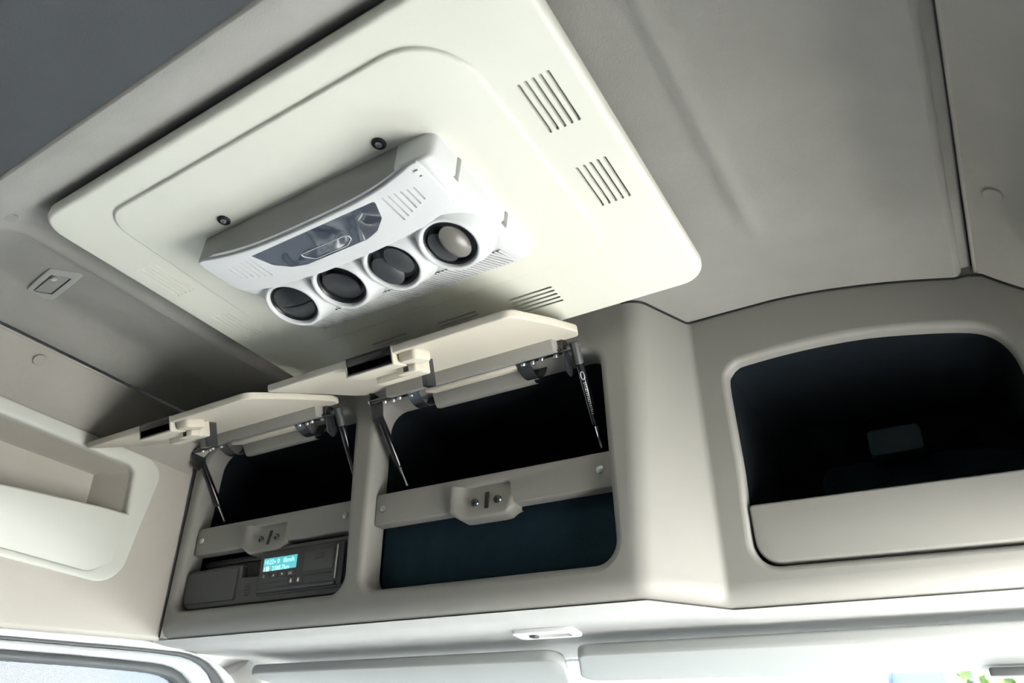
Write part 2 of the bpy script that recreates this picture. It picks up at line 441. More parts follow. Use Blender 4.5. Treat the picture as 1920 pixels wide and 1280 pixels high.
# ------------------------------------------------------------------ left door: edge trim, frame, seals, glass
def xpath(px, X): return [on_x(a, b, X) for a, b in px]
def ext(P):
    d = (P[1] - P[0]).normalized(); return [P[0] - d * 0.75] + P
def smooth_path(P, n=6):
    out = []
    for i in range(len(P) - 1):
        p0 = P[max(0, i - 1)]; p1 = P[i]; p2 = P[i + 1]; p3 = P[min(len(P) - 1, i + 2)]
        for k in range(n):
            t = k / n
            out.append(0.5 * ((2 * p1) + (p2 - p0) * t + (2 * p0 - 5 * p1 + 4 * p2 - p3) * t * t + (3 * p1 - p0 - 3 * p2 + p3) * t ** 3))
    return out + [P[-1]]
def down_to(P, z=0.95):
    return P + [P[-1] + Vector((0, 0.03, -0.08)), Vector((P[-1].x, P[-1].y + 0.09, z))]
def ribbon(A, B, th, material, name, parent=None, **k):
    """band between two paths lying in a plane x=const, rounded towards the cab"""
    n = len(A); vs = []; fs = []
    q = [(0.0, -th), (0.0, 0), (0.12, th * .6), (0.5, th * .85), (0.88, th * .6), (1.0, 0), (1.0, -th)]
    for a, b in zip(A, B):
        for t, h in q: vs.append(a.lerp(b, t) + Vector((h, 0, 0)))
    m = len(q)
    for i in range(n - 1):
        for j in range(m - 1): fs.append((i * m + j, i * m + j + 1, (i + 1) * m + j + 1, (i + 1) * m + j))
    return build(name, MB().add(vs, fs, True), material, parent, fix=True, angle=50, **k)
def resample(P, n=60):
    L = [0]
    for i in range(1, len(P)): L.append(L[-1] + (P[i] - P[i - 1]).length)
    out = []
    for k in range(n):
        s = L[-1] * k / (n - 1); i = 1
        while i < len(L) - 1 and L[i] < s: i += 1
        t = (s - L[i - 1]) / max(1e-9, L[i] - L[i - 1]); out.append(P[i - 1].lerp(P[i], t))
    return out
DX = -0.92
pathA = [(0, 1174), (150, 1187), (250, 1196), (310, 1205), (345, 1219), (385, 1232), (420, 1255), (438, 1282)]     # top of the white edge trim
pathB = [(0, 1191), (150, 1204), (250, 1213), (310, 1219), (350, 1224), (382, 1237), (405, 1258), (417, 1282)]     # dark seal line
pathC = [(0, 1198), (150, 1211), (250, 1219), (310, 1226), (345, 1232), (370, 1244), (388, 1262), (397, 1282)]     # door frame begins
pathD = [(0, 1217), (150, 1229), (250, 1239), (300, 1245), (328, 1254), (345, 1267), (353, 1282)]                   # rubber starts
pathE = [(0, 1238), (150, 1249), (230, 1256), (285, 1262), (312, 1270), (325, 1280), (330, 1290)]                   # glass starts
def mk(px): return resample(smooth_path(down_to(ext(xpath(px, DX)))), 70)
A, B, Cc, Dd, Ee = (mk(p) for p in (pathA, pathB, pathC, pathD, pathE))
ribbon(A, B, .010, 'white_trim', 'trim_6', kind='structure', label='white edge trim around the left door opening')
dr = thing('door_1', (DX, 0.6, 0.95), kind='structure', label='left cab door with a pale frame and dark rubber window seal')
ribbon(B, Cc, .004, 'rubber', 'door_seal', dr)
ribbon(Cc, Dd, .008, 'door_grey', 'door_frame', dr)
ribbon(Dd, Ee, .012, 'rubber', 'window_seal', dr)
gl = [(p.y, p.z) for p in Ee] + [(-0.3, 0.95)]
build('window_pane', slab(frame((DX - .008, 0, 0), (0, 1, 0), (0, 0, 1), (1, 0, 0)), gl, [(0, 0), (0, -.005)]), 'screen_glass', dr)
build('door_panel', box(frame((DX - .03, 0, 0), (0, 1, 0), (0, 0, 1), (1, 0, 0)), -.3, 1.3, 0.05, .95, 0, .05, .01), 'floor', dr)
build('wall_left_rear', box(frame((DX - .03, 0, 0), (0, 1, 0), (0, 0, 1), (1, 0, 0)), -.85, -.0, 0.0, 1.66, 0, .03, .005), 'dark_fabric', kind='structure', label='side wall behind the left door')
build('wall_right_lower', box(frame((.97, 0, 0), (0, 1, 0), (0, 0, 1), (-1, 0, 0)), .20, 1.42, 0.0, .85, 0, .03, .005), 'floor', kind='structure', label='lower part of the right cab door')
build('right_light_block', box(frame((.97, 0, 0), (0, 1, 0), (0, 0, 1), (-1, 0, 0)), 1.16, 1.44, 0.85, 1.70, 0, .03, .005), 'sidewall', kind='structure', label='unseen piece added at the front of the right door to block light')  # added to keep side light off the right visor and lining
build('wall_right_rear', box(frame((.95, 0, 0), (0, 1, 0), (0, 0, 1), (-1, 0, 0)), -.85, .62, 0.0, 1.66, 0, .03, .005), 'dark_fabric', kind='structure', label='side wall behind the right door, carried forward to cut light')  # front edge carried over the window to dim the rear-facing faces

# ------------------------------------------------------------------ lining under the console towards the windscreen
def cons_y(x): return 1.0745 if x > 0.345 else (0.98 + (x - .25) * .995 if x > 0.25 else 0.98)
def under(x, t):
    y0 = cons_y(x) + 0.018; y = y0 + (1.44 - y0) * t
    zz = 1.7035 - 0.004 * sstep(y0, y0 + .05, y) + 0.0105 * max(0, min(1, (y - y0 - .03) / (1.23 - y0)))
    zz -= 0.05 * sstep(.88, 1.05, abs(x)) ** 2
    return Vector((x, y, zz))
xu = sorted(set([round(q, 4) for q in lin(-0.98, 0.98, 50)] + [.235, .25, .265, .28, .30, .32, .335, .345, .355]))
un = gridm(under, xu, lin(0, 1, 26))
build('trim_7', un, 'lining', kind='structure', label='pale lining between the overhead console and the sun visors', fix=False)
# windscreen and pillars
wsp = frame((0, 1.43, 1.706), (1, 0, 0), Vector((0, 0.10, -0.74)).normalized(), Vector((0, -0.74, -0.10)).normalized())
build('window_1', slab(wsp, rrect(-0.97, 0, 0.97, 0.80, .06), [(0, 0), (0, -.006)]), 'glass', kind='structure', label='windscreen below the sun visors')
for i, s in ((8, -1), (9, 1)):
    P = [Vector((s * .955, 1.26, 1.70)), Vector((s * .965, 1.36, 1.60)), Vector((s * .985, 1.44, 1.40)), Vector((s * 1.0, 1.50, .9))]
    build('trim_%d' % i, tube(smooth_path(P), .045, 12), 'headliner', kind='structure', label='%s windscreen pillar cover' % ('left' if s < 0 else 'right'))

# ================================================================== ROOF PANEL
rp = thing('roof_panel', (0, 0.59, PZ), 'large cream plastic roof panel with slotted vents, holding the air conditioner', 'panel')
UP = frame((0, 0, PZ), (1, 0, 0), (0, 1, 0), (0, 0, -1))         # w points down to the viewer
slots = []
def slot(cx, y0, y1, w=.0042): return rrect(cx - w / 2, y0, cx + w / 2, y1, w * .48, 3)
for s in (-1, 1):
    for y0 in (.440, .5875):
        for k in range(5): slots.append(slot(s * (.347 + .0099 * k), y0, y0 + .081))
for xc in (-.1465, .0045, .153):
    for k in range(5):
        y = .796 + .0099 * k; slots.append(rrect(xc - .0405, y - .0021, xc + .0405, y + .0021, .002, 3))
po = rrect(-.421, .289, .421, .893, .042, 8)
base = slab(UP, po, rnd(.009, .017, 5), slots, [(0, 0), (0, -.0075)], back=False)
build('base_plate', base, 'panel', rp)
inner_o = rpoly([(-.312, .332), (.318, .330), (.322, .745), (-.325, .745)], [.045, .085, .040, .05], 10)
build('raised_field', slab(frame((0, 0, PZ - .0045), (1, 0, 0), (0, 1, 0), (0, 0, -1)), inner_o, rnd(.0045, .0048, 5), back=False), 'panel', rp)
build('slot_backing', box(UP, -.41, .41, .30, .88, -.0172, -.0155, .0005), 'black', rp)

# ================================================================== AIR CONDITIONER
ac = thing('roof_air_conditioner', (0, .56, 2.09), 'white ceiling air conditioner with display and four round black air vents', 'air conditioner')
ZB = PZ - .004
def ac_rear_y(x): return .4585 - .0215 * min(1.0, abs(x) / .200) ** 3.2
def ac_section(x):
    """list of (y, z) from the rear base to the front base"""
    r = ac_rear_y(x)
    return [(.441, ZB), (.4412, 2.125), (max(r - .008, .4414), 2.108), (max(r - .003, .4420), 2.102), (max(r + .003, .4450), 2.0995), (.48, 2.0995), (.515, 2.1000), (.530, 2.1025), (.545, 2.108), (.560, 2.1125), (.585, 2.116),
            (.62, 2.1165), (.640, 2.1120), (.66, 2.1170), (.680, 2.1225), (.690, 2.127), (.694, 2.131), (.695, ZB)]
XR, RE = .2000, .0235
def ac_rows():
    rows = []
    X = sorted(set(lin(-XR, XR, 61) + [.168, -.2]))
    for x in X: rows.append([Vector((x, y, z)) for y, z in ac_section(x)])
    for sgn in (-1, 1):
        ends = []
        for k in range(1, 8):
            a = math.pi / 2 * k / 7; row = []
            for j, (y, z) in enumerate(ac_section(XR)):
                yy = y + (.012 * (1 - math.cos(a)) if y < .5 else -.012 * (1 - math.cos(a)) if y > .65 else 0)
                row.append(Vector((sgn * (XR + RE * math.sin(a)), yy, min(ZB, z + .016 * (1 - math.cos(a))))))
            ends.append(row)
        ends.append([Vector((v.x, v.y, ZB)) for v in ends[-1]])
        rows = (rows + ends) if sgn > 0 else (ends[::-1] + rows)
    return rows
rows = ac_rows(); K = len(rows[0]); body = MB()
body.add([v for r in rows for v in r], [(i * K + j, i * K + j + 1, (i + 1) * K + j + 1, (i + 1) * K + j) for i in range(len(rows) - 1) for j in range(K - 1)], True)
# rear wall separate in grey: faces of the first two spans
rearw = MB(); keepf = []; keeps = []
for f, sm in zip(body.f, body.sm):
    js = [i % K for i in f] if len(f) == 4 else None
    if js and max(js) <= 3 and all(body.v[i].x < .1685 for i in f): rearw.add([body.v[i] for i in f], [(0, 1, 2, 3)], True)
    else: keepf.append(f); keeps.append(sm)
body.f, body.sm = keepf, keeps
def weld(mb, d=1e-5):
    bm = bmesh.new(); bv = [bm.verts.new(v) for v in mb.v]
    for f, s in zip(mb.f, mb.sm):
        try: q = bm.faces.new([bv[i] for i in f]); q.smooth = s
        except ValueError: pass
    bmesh.ops.remove_doubles(bm, verts=bm.verts, dist=d)
    loose = [v for v in bm.verts if not v.link_faces]; bmesh.ops.delete(bm, geom=loose, context='VERTS')
    bm.verts.index_update(); r = MB(); r.v = [v.co.copy() for v in bm.verts]
    for f in bm.faces: r.f.append([v.index for v in f.verts]); r.sm.append(f.smooth)
    bm.free(); return r
build('housing', weld(body), 'ac_white', ac, angle=50)
build('rear_shroud', weld(rearw), 'ac_grey', ac, label='grey rear face of the housing', angle=50)
# front plate with louvres
PZF = 2.0955
PLT = frame((0, 0, PZF), (1, 0, 0), (0, 1, 0), (0, 0, -1))
out = [(x, ac_rear_y(x) + .001) for x in lin(-.196, .196, 25)]
out += [(.205, .440), (.2085, .450), (.209, .500), (.207, .511), (.200, .520), (.180, .530), (.145, .538), (.10, .543), (.05, .546), (0, .547)]
out += [(-x, y) for x, y in [(.05, .546), (.10, .543), (.145, .538), (.180, .530), (.200, .520), (.207, .511), (.209, .500), (.2085, .450), (.205, .440)]]
louv = []
for k in range(6):
    x = .128 + k * .0096
    y0, y1 = .4665 + k * .0010, .5145 - k * .0036
    for s in (-1, 1): louv.append(rrect(s * x - .0014, y0, s * x + .0014, y1, .0013, 2))
disp = rpoly([(-.121, .467), (.116, .467), (.103, .497), (.080, .514), (.055, .5205), (-.060, .5205), (-.085, .514), (-.108, .497)], [.001, .003, .012, .02, .02, .02, .02, .012], 4)
fp = build('front_plate', slab(PLT, out, rnd(.002, .004, 3), louv + [disp], [(0, 0), (0, -.0035)], back=False), 'ac_white', ac)
dp = build('display', slab(frame((0, 0, PZF + .0006), (1, 0, 0), (0, 1, 0), (0, 0, -1)), disp, [(0, 0), (0, -.002)]), 'display_film', ac, label='dark glossy display under a wrinkled protective film')
keyo = rpoly([(-.053, .4995), (.030, .4995), (.038, .5015), (.037, .509), (.022, .517), (-.040, .517), (-.052, .506)], [.002, .004, .003, .004, .01, .01, .004], 4)
build('display_outline', tube([Vector((x, y, PZF + .0002)) for x, y in keyo], .00055, 6, closed=True), 'print_white', dp)
build('louvre_backing', box(PLT, -.19, .19, .46, .519, -.0042, -.0036, .0002), 'tacho', ac)
build('clip', box(PLT, .1935, .2005, .4500, .4585, -.002, .0022, .0008), 'ac_white', ac)
build('clip_slot', box(PLT, .1950, .1990, .4590, .4620, -.002, .0004, .0004), 'tacho', ac)
# side notches at the right and left ends
for s in (-1, 1):
    for y in (.498, .612):
        zb = 2.110 if y < .55 else 2.124
        build('side_notch', tube([Vector((s * .2185, y, zb)), Vector((s * .2195, y, ZB))], .0062, 14), 'ac_grey', ac)
# pods, bezels and vents
AX = Vector((0, -.20, -1)).normalized()
for i, x in enumerate((-.1535, -.051, .0515, .1535)):
    o = Vector((x, .5815, 2.0915))
    pod = lathe(o, AX, [(.062, -.030), (.056, -.020), (.050, -.010), (.0472, -.003), (.0455, 0.0), (.0430, .0012), (.0405, .0005), (.0390, -.002), (.0382, -.006), (.0380, -.014)], 40)
    build('vent_bezel', pod, 'ac_white', ac, angle=60)
    v = build('air_vent', lathe(o, AX, [(.0380, -.0040), (.0372, -.0035), (.0355, -.005), (.0345, -.008), (.0335, -.0125), (.0002, -.013)], 36), 'vent_dark', ac, angle=50)
    X = Vector((1, 0, 0)); Yv = AX.cross(X).normalized()
    def half(side, tilt, rot, r=.0325, dome=.006, mname='vent_dark', lift=-.008, gap=.0008):
        """half disc blade hinged on its straight edge"""
        ux = X * math.cos(rot) + Yv * math.sin(rot); uy = AX.cross(ux).normalized()
        pts = []; fs = []; NR, NA = 6, 18
        cy = math.cos(tilt); sy = math.sin(tilt)
        def P(a, b, h):
            b2 = b * side
            hp = h
            return o + ux * a + uy * (side * (gap + b * cy - hp * sy)) + AX * (lift + b * sy + hp * cy)
        for th in (0, -.002):
            for q in range(NR + 1):
                for k in range(NA + 1):
                    rr = r * q / NR; t = math.pi * k / NA
                    pts.append(P(rr * math.cos(t), rr * math.sin(t) * .96, dome * (1 - (q / NR) ** 2) + th))
        B = (NR + 1) * (NA + 1)
        for base_ in (0, B):
            for q in range(NR):
                for k in range(NA):
                    a = base_ + q * (NA + 1) + k; fs.append((a, a + 1, a + NA + 2, a + NA + 1))
        for k in range(NA):
            a = NR * (NA + 1) + k; fs.append((a, a + 1, B + a + 1, B + a))
        return build('vent_blade', MB().add(pts, fs, True), mname, v, angle=60)
    def leaf(off, a_, b_, tilt, rot, lift, mname='vent_grey', dome=.003):
        """oval blade turned about its long axis"""
        ux = X * math.cos(rot) + Yv * math.sin(rot); uy = AX.cross(ux).normalized()
        ty = uy * math.cos(tilt) + AX * math.sin(tilt); tn = AX * math.cos(tilt) - uy * math.sin(tilt)
        cc = o + uy * off + AX * lift; pts = []; fs = []; NR, NA = 4, 26
        for th in (0, -.0022):
            for q in range(NR + 1):
                for k in range(NA):
                    t = 2 * math.pi * k / NA; rr = max(.01, q / NR)
                    pts.append(cc + ux * (a_ * rr * math.cos(t)) + ty * (b_ * rr * math.sin(t)) + tn * (dome * (1 - rr * rr) + th))
        B = (NR + 1) * NA
        for b0 in (0, B):
            fs.append([b0 + k for k in range(NA)])
            for q in range(NR):
                for k in range(NA):
                    k2 = (k + 1) % NA; fs.append((b0 + q * NA + k, b0 + q * NA + k2, b0 + (q + 1) * NA + k2, b0 + (q + 1) * NA + k))
        for k in range(NA):
            k2 = (k + 1) % NA; fs.append((NR * NA + k, NR * NA + k2, B + NR * NA + k2, B + NR * NA + k))
        return build('vent_blade', MB().add(pts, fs, True), mname, v, angle=60)
    if i == 0:
        half(1, 0.0, -.20, r=.0335, lift=-.0055, dome=.009, gap=.0010); half(-1, 0.0, -.20, r=.0335, lift=-.0055, dome=.009, gap=.0010)
        for q in range(3): build('ridge', tube([o + AX * .0032 + Yv * (.0045 + .0024 * q) + X * (-.006 + .0012 * q), o + AX * .0032 + Yv * (.0045 + .0024 * q) + X * (.006 - .0012 * q)], .0005, 6), 'vent_grey', v)
    elif i == 1:
        leaf(-.002, .0300, .0295, .16, -.75, -.004, 'vent_dark', .005)
    elif i == 2:
        leaf(.0150, .0250, .0150, -.25, -1.25, -.003); leaf(-.0120, .0270, .0165, -.42, -1.25, .000)
    else:
        leaf(.0115, .0275, .0170, -.42, -1.40, .0005, 'vent_sheen', .006); leaf(-.0135, .0265, .0165, -.15, -1.40, -.004)
# grille strip of slanted bars
gd = Vector((0, .0525, .0145)).normalized(); gn = Vector((0, .0145, -.0525)).normalized()
GR = frame((0, .6400, 2.1108), (1, 0, 0), gd, gn)
build('grille_recess', box(GR, -.196, .196, .002, .046, -.001, .0006, .0003), 'tacho', ac)
nb = 56
for k in range(-3, nb + 4):
    x = -.195 + .390 * (k + .5) / nb
    q = [(x - .0019 - .010, .0005), (x + .0011 - .010, .0005), (x + .0011 + .006, .0475), (x - .0019 + .006, .0475)]
    q = [(max(-.198, min(.198, a)), b) for a, b in q]
    if abs(area2(q)) < 1e-6: continue
    build('grille_bar', slab(frame(GR(0, 0, .0022), (1, 0, 0), gd, gn), q, [(0, 0), (0, -.0018)], back=False), 'ac_white', ac)
for x0 in (-.150, .149):
    s = build('screw_cup', lathe((x0, .4255, PZ - .0045), (0, 0, -1), [(.0095, -.001), (.0095, .002), (.0085, .0030), (.0068, .0022), (.0064, .0005), (.0002, .0005)], 20), 'black', ac)
    build('screw_head', bolt((x0, .4255, PZ - .0045), (0, 0, -1), .0052, .004), 'steel', s)

# ================================================================== OVERHEAD CONSOLE
oc = thing('overhead_console', (0, 1.03, 1.70), 'beige plastic overhead console across the windscreen with two raised locker lids', 'console')
ZL, ZT = 1.735, 2.20
def dface(z): return .98 - .094 * (z - 1.705)
def pface(z): return 1.0745 - .0586 * (z - 1.705)
nb_ = 8
bot = rpoly([(-.857, dface(ZL)), (.252, dface(ZL)), (.343, pface(ZL)), (.868, pface(ZL))], [0, .045, .014, 0], nb_, closed=False)
top = rpoly([(-.857, dface(ZT)), (.280, dface(ZT)), (.330, pface(ZT)), (.868, pface(ZT))], [0, .040, .012, 0], nb_, closed=False)
DM = lambda u, v, w: Vector((u, dface(v) - w, v))
PM = lambda u, v, w: Vector((u, pface(v) - w, v))
big = rpoly([(-.292, 1.757), (.213, 1.756), (.203, 2.117), (-.296, 2.117)], [.034, .036, .036, .040], 8)
small = rpoly([(-.842, 1.757), (-.337, 1.757), (-.358, 2.121), (-.822, 2.121)], [.030, .034, .036, .045], 8)
PN0 = Vector((0, 1, .0586))
pas_px = [(1399, 948), (1391, 880), (1375, 790), (1362, 712), (1366, 694), (1376, 682), (1396, 673), (1499, 645), (1621, 622), (1738, 612), (1805, 610), (1838, 613), (1866, 623), (1890, 642), (1910, 670), (1935, 725)]
pas_pts = [onplane(a, b, (0, 1.0745, 1.705), PN0) for a, b in pas_px]
pas_pts = smooth_path(pas_pts, 3)
pasn = rpoly([(pas_pts[-1].x, pas_pts[-1].z), (.838, 1.880), (.846, 1.752), (.389, 1.756), (pas_pts[0].x, pas_pts[0].z)], [0, .05, .03, .036, 0], 8, closed=False)[1:-1] + [(p.x, p.z) for p in pas_pts]
HP = rnd(.013, .050, 5)
bd = MB()
e0, e1 = bot[1], top[1]
bd.merge(slab(DM, [(-.857, ZL), (e0[0], ZL), (e1[0], ZT), (-.857, ZT)], [(0, 0), (0, -.004)], [big, small], HP, back=False))
f0, f1 = bot[-2], top[-2]
bd.merge(slab(PM, [(f0[0], ZL), (.868, ZL), (.868, ZT), (f1[0], ZT)], [(0, 0), (0, -.004)], [pasn], rnd(.009, .022, 5), back=False))
K = len(bot)
def strip(i, t):
    a, b = bot[i], top[i]
    return Vector((a[0] + (b[0] - a[0]) * t, a[1] + (b[1] - a[1]) * t, ZL + (ZT - ZL) * t))
bd.merge(gridm(strip, list(range(1, K - 1)), lin(0, 1, 14)))
# rounded bottom edge along the whole console
def plan_normal(i):
    a = Vector(bot[max(0, i - 1)]); b = Vector(bot[min(K - 1, i + 1)]); d = (b - a).normalized(); return Vector((-d.y, d.x))   # to the front
def lipf(i, a):
    n = plan_normal(i); p = Vector(bot[i])
    if a <= math.pi / 2:
        q = p + n * (.030 * (1 - math.cos(a))); return Vector((q.x, q.y, ZL - .030 * math.sin(a)))
    q = p + n * (.030 + (a - math.pi / 2) * .05); return Vector((q.x, q.y, ZL - .030 + (a - math.pi / 2) * .012))
bd.merge(gridm(lipf, list(range(K)), lin(0, math.pi / 2, 8) + [math.pi / 2 + .25]))
# left end return
bd.merge(gridm(lambda z, d: Vector((-.857 - .0001, dface(z) + d, z)), lin(1.705, ZT, 20), (0, .03)))
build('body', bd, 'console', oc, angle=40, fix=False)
# dark tubes drawn in for the dark gaps at the joints
gk = [Vector((-.8635, dface(z) + .004, z)) for z in lin(1.706, 2.09, 20)]
build('gap_line', tube(gk, .0026, 8), 'black', oc)
seam = []
for i in range(K):
    p, n = Vector(bot[i]), plan_normal(i); q = p + n * .041; seam.append(Vector((q.x, q.y, ZL - .0305)))
seam.insert(1, seam[0].lerp(seam[1], .5))
build('gap_line', tube(seam, .0010, 6), 'black', oc)
P = []
for x in lin(.37, .88, 30):
    z = ceil_z(x, 1.04) if x < .741 else 2.141 if x < .769 else 2.141 - .086 * (x - .769) / .115 - .010 * math.sin(math.pi * max(0, min(1, (x - .769) / .115)))
    P.append(Vector((x, pface(z) - .002, z - .001)))
pre = []
for i in range(1, K - 1):
    t = (2.186 - ZL) / (ZT - ZL); p = strip(i, t); n = plan_normal(i)
    pre.append(Vector((p.x - n.x * .002, p.y - n.y * .002, 2.185)))
build('gap_line', tube(pre + P[1:], .0020, 8), 'black', oc)
# bins
def bin_(loop, fm, y1, dep=.048, name='locker_liner'):
    l = loop if area2(loop) > 0 else loop[::-1]; l = offset(l, -.002); n = len(l)
    cx = sum(p[0] for p in l) / n; cz = sum(p[1] for p in l) / n
    b = [(cx + (x - cx) * .97, cz + (z - cz) * .97) for x, z in l]
    vs = [fm(x, z, -dep) for x, z in l] + [Vector((x, y1, z)) for x, z in b]
    m = MB().add(vs, [(i, (i + 1) % n, n + (i + 1) % n, n + i) for i in range(n)], True)
    m.add([Vector((x, y1, z)) for x, z in b], [list(range(n))], False)
    vs2 = [fm(x, z, -dep) for x, z in offset(l, -.004)] + [Vector((x, y1 + .004, z)) for x, z in offset(b, -.004)]
    m.add(vs2, [(i, (i + 1) % n, n + (i + 1) % n, n + i) for i in range(n)], True)
    m.add([Vector((x, y1 + .004, z)) for x, z in offset(b, -.004)], [list(range(n))], False)
    return build(name, m, 'liner', oc, fix=False, label='dark lining of the locker')
bin_(big, DM, 1.30); bin_(small, DM, 1.30)
lp_ = rpoly([(-.290, 1.7585), (.2105, 1.7575), (.207, 1.885), (-.290, 1.885)], [.032, .034, .004, .004], 8)
build('lower_panel', slab(lambda u, v, w: Vector((u, dface(v) + .052 - w, v)), lp_, rnd(.002, .008, 2)), 'navy_felt', oc, label='navy felt panel below the crossbar')
lnp = bin_(pasn, PM, 1.36, .021)
# back of the right bin: raised panel and a small box
build('back_panel', slab(frame((0, 1.358, 0), (1, 0, 0), (0, 0, 1), (0, -1, 0)), rpoly([(.45, 1.78), (.85, 1.78), (.83, 1.985), (.70, 2.01), (.455, 2.012)], [.01, .01, .04, .02, .035]), rnd(.012, .03)), 'navy_felt', lnp)
build('tab_box', box(frame((0, 1.30, 0), (1, 0, 0), (0, 0, 1), (0, -1, 0)), .555, .640, 1.985, 2.035, -.05, .012, .006), 'liner_box', lnp)
# flap of the right bin
flp = rpoly([(.3945, 1.7605), (.834, 1.7565), (.826, 1.846), (.3905, 1.849)], [.034, .028, .006, .006], 8)
build('bin_flap', slab(lambda u, v, w: Vector((u, pface(v) - w + .004, v)), flp, rnd(.004, .02)), 'console', oc, label='flat lower flap of the open right bin')

# crossbars with strikers
def crossbar(x0, x1, cx):
    BM = lambda u, v, w: Vector((u, dface(v) + .022 - w, v))
    n0, n1 = cx - .060, cx + .054
    o_ = rpoly([(x0, 1.878), (n0, 1.878), (n0, 1.920), (n1, 1.920), (n1, 1.878), (x1, 1.878), (x1, 1.938), (x0, 1.938)], [.004, .004, .012, .008, .003, .004, .004, .004], 4)
    cb = build('crossbar', slab(BM, o_, rnd(.003, .022, 3)), 'console', oc)
    # moulded striker pocket: slanting left cheek, ramp with bolts, lip below the bar
    def ramp(u, t):
        """t 0 top .. 1 bottom"""
        kk = 1 - .22 * sstep(n1 - .010, n1 + .010, u) - .20 * sstep(n0 + .018, n0 - .004, u)
        z = 1.921 - .055 * t * kk; w = -.007 + .012 * sstep(0, 1, t)
        k = sstep(n0 - .002, n0 + .030, u); w = (1 - k) * .010 + k * w
        w = w * sstep(n1 + .014, n1 - .004, u) + (1 - sstep(n1 + .014, n1 - .004, u)) * -.002 if u > n1 - .004 else w
        return BM(u, z, w)
    us = [n0 - .004] + lin(n0, n0 + .034, 10) + lin(n0 + .045, n1 - .006, 6) + lin(n1 - .003, n1 + .010, 5)
    hm = gridm(ramp, us, lin(0, 1, 12))
    hm.merge(gridm(lambda u, a: ramp(u, 1) + Vector((0, .006 * (1 - math.cos(a)) + max(0, a - 1.571) * .02, -.006 * math.sin(min(a, 1.571)))), us, lin(0, 1.571, 5) + [2.5]))
    for uu in (us[0], us[-1]):
        q = [ramp(uu, t) for t in lin(0, 1, 6)] + [ramp(uu, 1) + Vector((0, .006 * (1 - math.cos(a)), -.006 * math.sin(a))) for a in lin(0, 1.571, 5)[1:]] + [ramp(uu, 1) + Vector((0, .025, -.006)), BM(uu, 1.921, -.02)]
        hm.add(q, [tuple(range(len(q)))], False)
    build('striker_housing', hm, 'console', cb, angle=60)
    def rp_(u, z, off): 
        t = (1.921 - z) / .055; return ramp(u, t) + Vector((0, -off, 0))
    sl = [(cx + .008, 1.8765), (cx + .016, 1.8765), (cx + .0165, 1.907), (cx + .009, 1.907)]
    build('striker_slot', slab(lambda u, v, w: rp_(u, v, .0008 + w), rpoly([(a, b - .002) for a, b in [(cx + .005, 1.8770), (cx + .0135, 1.8770), (cx + .0085, 1.9095), (cx + .000, 1.9095)]], .002, 3), [(0, 0), (0, -.001)]), 'black', cb)
    for dx in (-.0175, .030):
        build('striker_bolt', bolt(rp_(cx + dx, 1.889, -.001), (0, -1, -.45), .0078, .005), 'hinge_steel', cb)
    for x in (x0 + .020, x1 - .022):
        build('screw_cap', lathe(BM(x, 1.909 + (0 if x < cx else .0), 0), (0, -1, 0), [(.0068, 0), (.0064, .002), (.004, .0036), (.0002, .004)], 16), 'steel', cb)
    return cb
crossbar(-.293, .2075, -.041)
crossbar(-.832, -.349, -.592)

